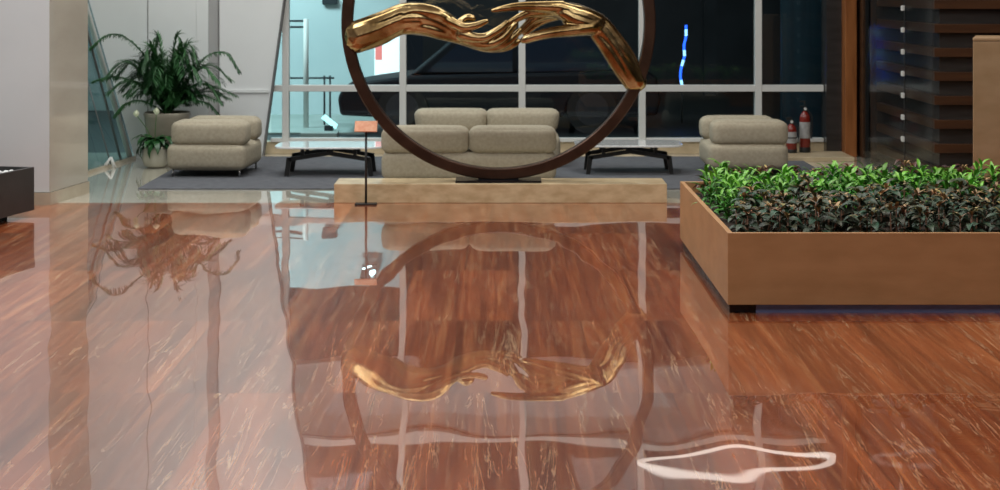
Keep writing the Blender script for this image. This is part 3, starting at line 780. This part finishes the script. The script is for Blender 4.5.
struct(boxo('added_canopy_post',3.2,3.4,25.1,25.3,0,4.25,M['darkconc']),'post of the added outside canopy','post')
# pale pole and rails
K2=F/19.2
def ox(px,D): return (px-500)/(F/D)
def oz(py,D): return CAM_H-(py-HOR)/(F/D)
g=empty('gate_post',(ox(306,19.2),19.2,0.012)); tag(g,'pale gate post with double top rail outside left window','gate post')
bm=bmesh.new(); tube(bm,[(0,0,0),(0,0,oz(20,19.2))],.032,12); mesh_obj('post',bm,M['canopy'],g)
bm=bmesh.new()
for py in (22,28): tube(bm,[(-.38,0,oz(py,19.2)),(0,0,oz(py,19.2))],.012,8)
mesh_obj('rail',bm,M['darkconc'],g)
g=empty('low_railing',(ox(326,19.6),19.6,0.012)); tag(g,'thin dark low railing with two posts outside left window','railing')
bm=bmesh.new(); z_=oz(79,19.6); tube(bm,[(-.52,0,z_),(.1,0,z_)],.012,8); mesh_obj('rail',bm,M['darkconc'],g)
for x in (-.02,.05):
    bm=bmesh.new(); tube(bm,[(x,0,0),(x,0,z_+.03)],.012,8); mesh_obj('post',bm,M['darkconc'],g)
bm=bmesh.new(); x_=ox(322,18.8)
g=empty('floor_lamp',(ox(329,18.8),18.8,.012)); tag(g,'small cyan white floodlight lying on the paving behind left table','floodlight')
bm=bmesh.new(); box(bm,-.05,.05,-.05,.05,0,.06); mesh_obj('base',bm,M['darkconc'],g)
bm=bmesh.new(); prism(bm,[(-.09,.15),(-.05,.19),(.1,.07),(.08,.02),(.0,.08)],'y',-.04,.04); mesh_obj('head',bm,M['lamp_white'],g)
tag(boxo('reflection_block',ox(300,17.2),ox(337,17.2),17.2,17.45,-.01,oz(133,17.2),M['pave'],bevel=.01),'low grey block standing in for a reflection outside behind left table','curb')  # grey reflection strip modelled as a solid block
tag(boxo('wall_box',ox(322,21.1),ox(337,21.1),21.12,21.2,oz(4.5,21.1),oz(-2,21.1),M['darkconc'],bevel=.01),'small dark box mounted on teal concrete wall outside','box')
g=empty('lit_poster',(ox(388,20.9),20.9,0)); tag(g,'bright white lit poster with red patch outside behind the left arm','poster')
pw=(402-375)/(F/20.9)
boxo('panel',-pw/2,pw/2,0,.06,oz(90,20.9),oz(30,20.9),M['poster'],g)
boxo('red_patch',-pw/2+.01,-pw/2+.10,-.004,-.001,oz(60,20.9),oz(37,20.9),M['poster_red'],g)
boxo('leg',-.02,.02,.065,.1,0,oz(30,20.9),M['darkconc'],g)
g=empty('wall_spotlight',(ox(368,21.1),21.12,1.93)); tag(g,'cyan white twin spotlight on teal wall, seen mirrored in the floor','spotlight')
for dx_,dz_ in ((0,0),(.07,.16),(-.05,.05)):
    bm=bmesh.new(); bmesh.ops.create_icosphere(bm,subdivisions=3,radius=.045,matrix=Matrix.Translation((dx_,-.02,dz_))@Matrix.Diagonal((1,.6,.7,1))); mesh_obj('lamp_head',bm,M['spot'],g,smooth=True)
bm=bmesh.new(); box(bm,-.1,.12,.02,.07,-.05,.22); mesh_obj('bracket',bm,M['darkconc'],g)
# neon
g=empty('blue_neon_strip',(ox(682,20),20,0)); tag(g,'crooked blue neon light strip outside right of the ring','neon light')
npts=[(.0,.0,oz(86,20)),(-.02,0,oz(76,20)),(-.005,0,oz(66,20)),(.03,0,oz(56,20)),(.025,0,oz(46,20)),(.05,0,oz(36,20)),(.05,0,oz(25,20))]
bm=bmesh.new(); tube(bm,catmull(npts,5),.015,8); mesh_obj('tube',bm,M['blue_neon'],g)
bm=bmesh.new()
for i in (0,2,3,5):
    a=Vector(npts[i])+Vector((0,-.012,0)); b=a.lerp(Vector(npts[i+1])+Vector((0,-.012,0)),.6); tube(bm,[a,b],.016,8)
mesh_obj('glow_segment',bm,M['neon_white'],g)
bm=bmesh.new(); tube(bm,[(0,.0,0),(0,.0,oz(87,20))],.01,6); mesh_obj('pole',bm,M['darkconc'],g)
struct(boxo('trim_17',ox(782,17.2),ox(826,17.2),17.2,17.3,0,3,M['teal']),'dark teal panel outside right window bay','panel')

# black car outside
g=empty('parked_car',(ox(497,18.6),18.55,-.01)); tag(g,'black car parked outside the middle windows','car')
def prof(pts,y0,y1,name,m,bev,par):
    bm=bmesh.new(); prism(bm,pts,'y',y0,y1); return mesh_obj(name,bm,m,par,bevel=bev)
bodyp=[(-1.82,.22),(-1.85,.42),(-1.78,.56),(-1.45,.62),(-1.02,.68),(1.75,.74),(1.86,.66),(1.9,.4),(1.86,.22),(1.42,.2),(1.38,.36),(1.25,.48),(1.1,.52),(.95,.48),(.82,.36),(.78,.2),(-.78,.2),(-.82,.36),(-.95,.48),(-1.1,.52),(-1.25,.48),(-1.38,.36),(-1.42,.2)]
prof(bodyp,0,1.5,'body',M['car'],.04,g)
prof([(-1.02,.68),(-.5,1.12),(-.2,1.2),(1.0,1.22),(1.45,1.1),(1.72,.74)],.1,1.4,'cabin',M['car'],.04,g)
w1=prof([(-.82,.72),(-.42,1.08),(.18,1.12),(.18,.72)],.085,.1,'side_window',M['carglass'],0,g)
w2=prof([(.24,.72),(.24,1.12),(.98,1.13),(1.32,1.04),(1.4,.74)],.085,.1,'side_window',M['carglass'],0,g)
for x in (-1.1,1.1):
    for y in (.0,1.32):
        bm=bmesh.new(); 
        ring2=[(x+.29*math.cos(2*PI*i/28),.29+.29*math.sin(2*PI*i/28)) for i in range(28)]
        prism(bm,ring2,'y',y,y+.18); wh=mesh_obj('wheel',bm,M['tyre'],g)
        bm=bmesh.new()
        yy=y-.008 if y<1 else y+.18
        prism(bm,[(x+.19*math.cos(2*PI*i/28),.29+.19*math.sin(2*PI*i/28)) for i in range(28)],'y',yy,yy+.008); mesh_obj('rim',bm,M['tyre_rim'],wh)

# ------------------------------------------------------------------ light
def area(name,loc,sx,sy,power,col=(1,.96,.9),rot=(0,0,0)):
    l=bpy.data.lights.new(name,'AREA'); l.shape='RECTANGLE'; l.size=sx; l.size_y=sy; l.energy=power; l.color=col
    o=bpy.data.objects.new(name,l); COL.objects.link(o); o.location=loc; o.rotation_euler=rot; return o
area('ceiling_light',(-1.0,14.2,H-.05),6,2.6,235,(.97,.99,.96))
area('ceiling_light',(-3.4,10.2,H-.05),3,3,240,(.95,.99,1))
area('ceiling_light',(2.6,9.2,H-.05),3,3,190,(1,.97,.9))
area('ceiling_light',(0,3.5,H-.05),6,4,240,(.97,.99,.97))
area('street_lamp_light',(-4.0,18.6,3.8),2.4,1.2,300,(.66,.97,1),(math.radians(20),0,0))
area('canopy_fill',(-.4,23.2,3.6),7,.4,55,(1,.95,.9),(math.radians(125),0,0))  # added fill to brighten the made-up canopy, no lamp known there
area('lane_light',(-6.4,16.5,3.0),2.0,4,45,(.9,.97,1),(0,math.radians(85),0))

wd=bpy.data.worlds.new('night'); sc.world=wd; wd.use_nodes=True
wd.node_tree.nodes['Background'].inputs[0].default_value=(.02,.03,.04,1); wd.node_tree.nodes['Background'].inputs[1].default_value=.35

# ------------------------------------------------------------------ camera
cam=bpy.data.cameras.new('camera'); co=bpy.data.objects.new('camera',cam); COL.objects.link(co)
co.location=(0,0,CAM_H); co.rotation_euler=(PI/2,0,0)
cam.sensor_width=36; cam.lens=36*F/1000; cam.shift_y=-(245-HOR)/1000
cam.clip_end=200
cam.dof.use_dof=True; cam.dof.focus_distance=8.0; cam.dof.aperture_fstop=5
sc.camera=co
vs=sc.view_settings; vs.view_transform='Standard'; vs.look='None'; vs.gamma=1; vs.exposure=0; vs.use_curve_mapping=False
try: sc.cycles.use_denoising=True
except Exception: pass
sc.cycles.max_bounces=8; sc.cycles.transparent_max_bounces=16
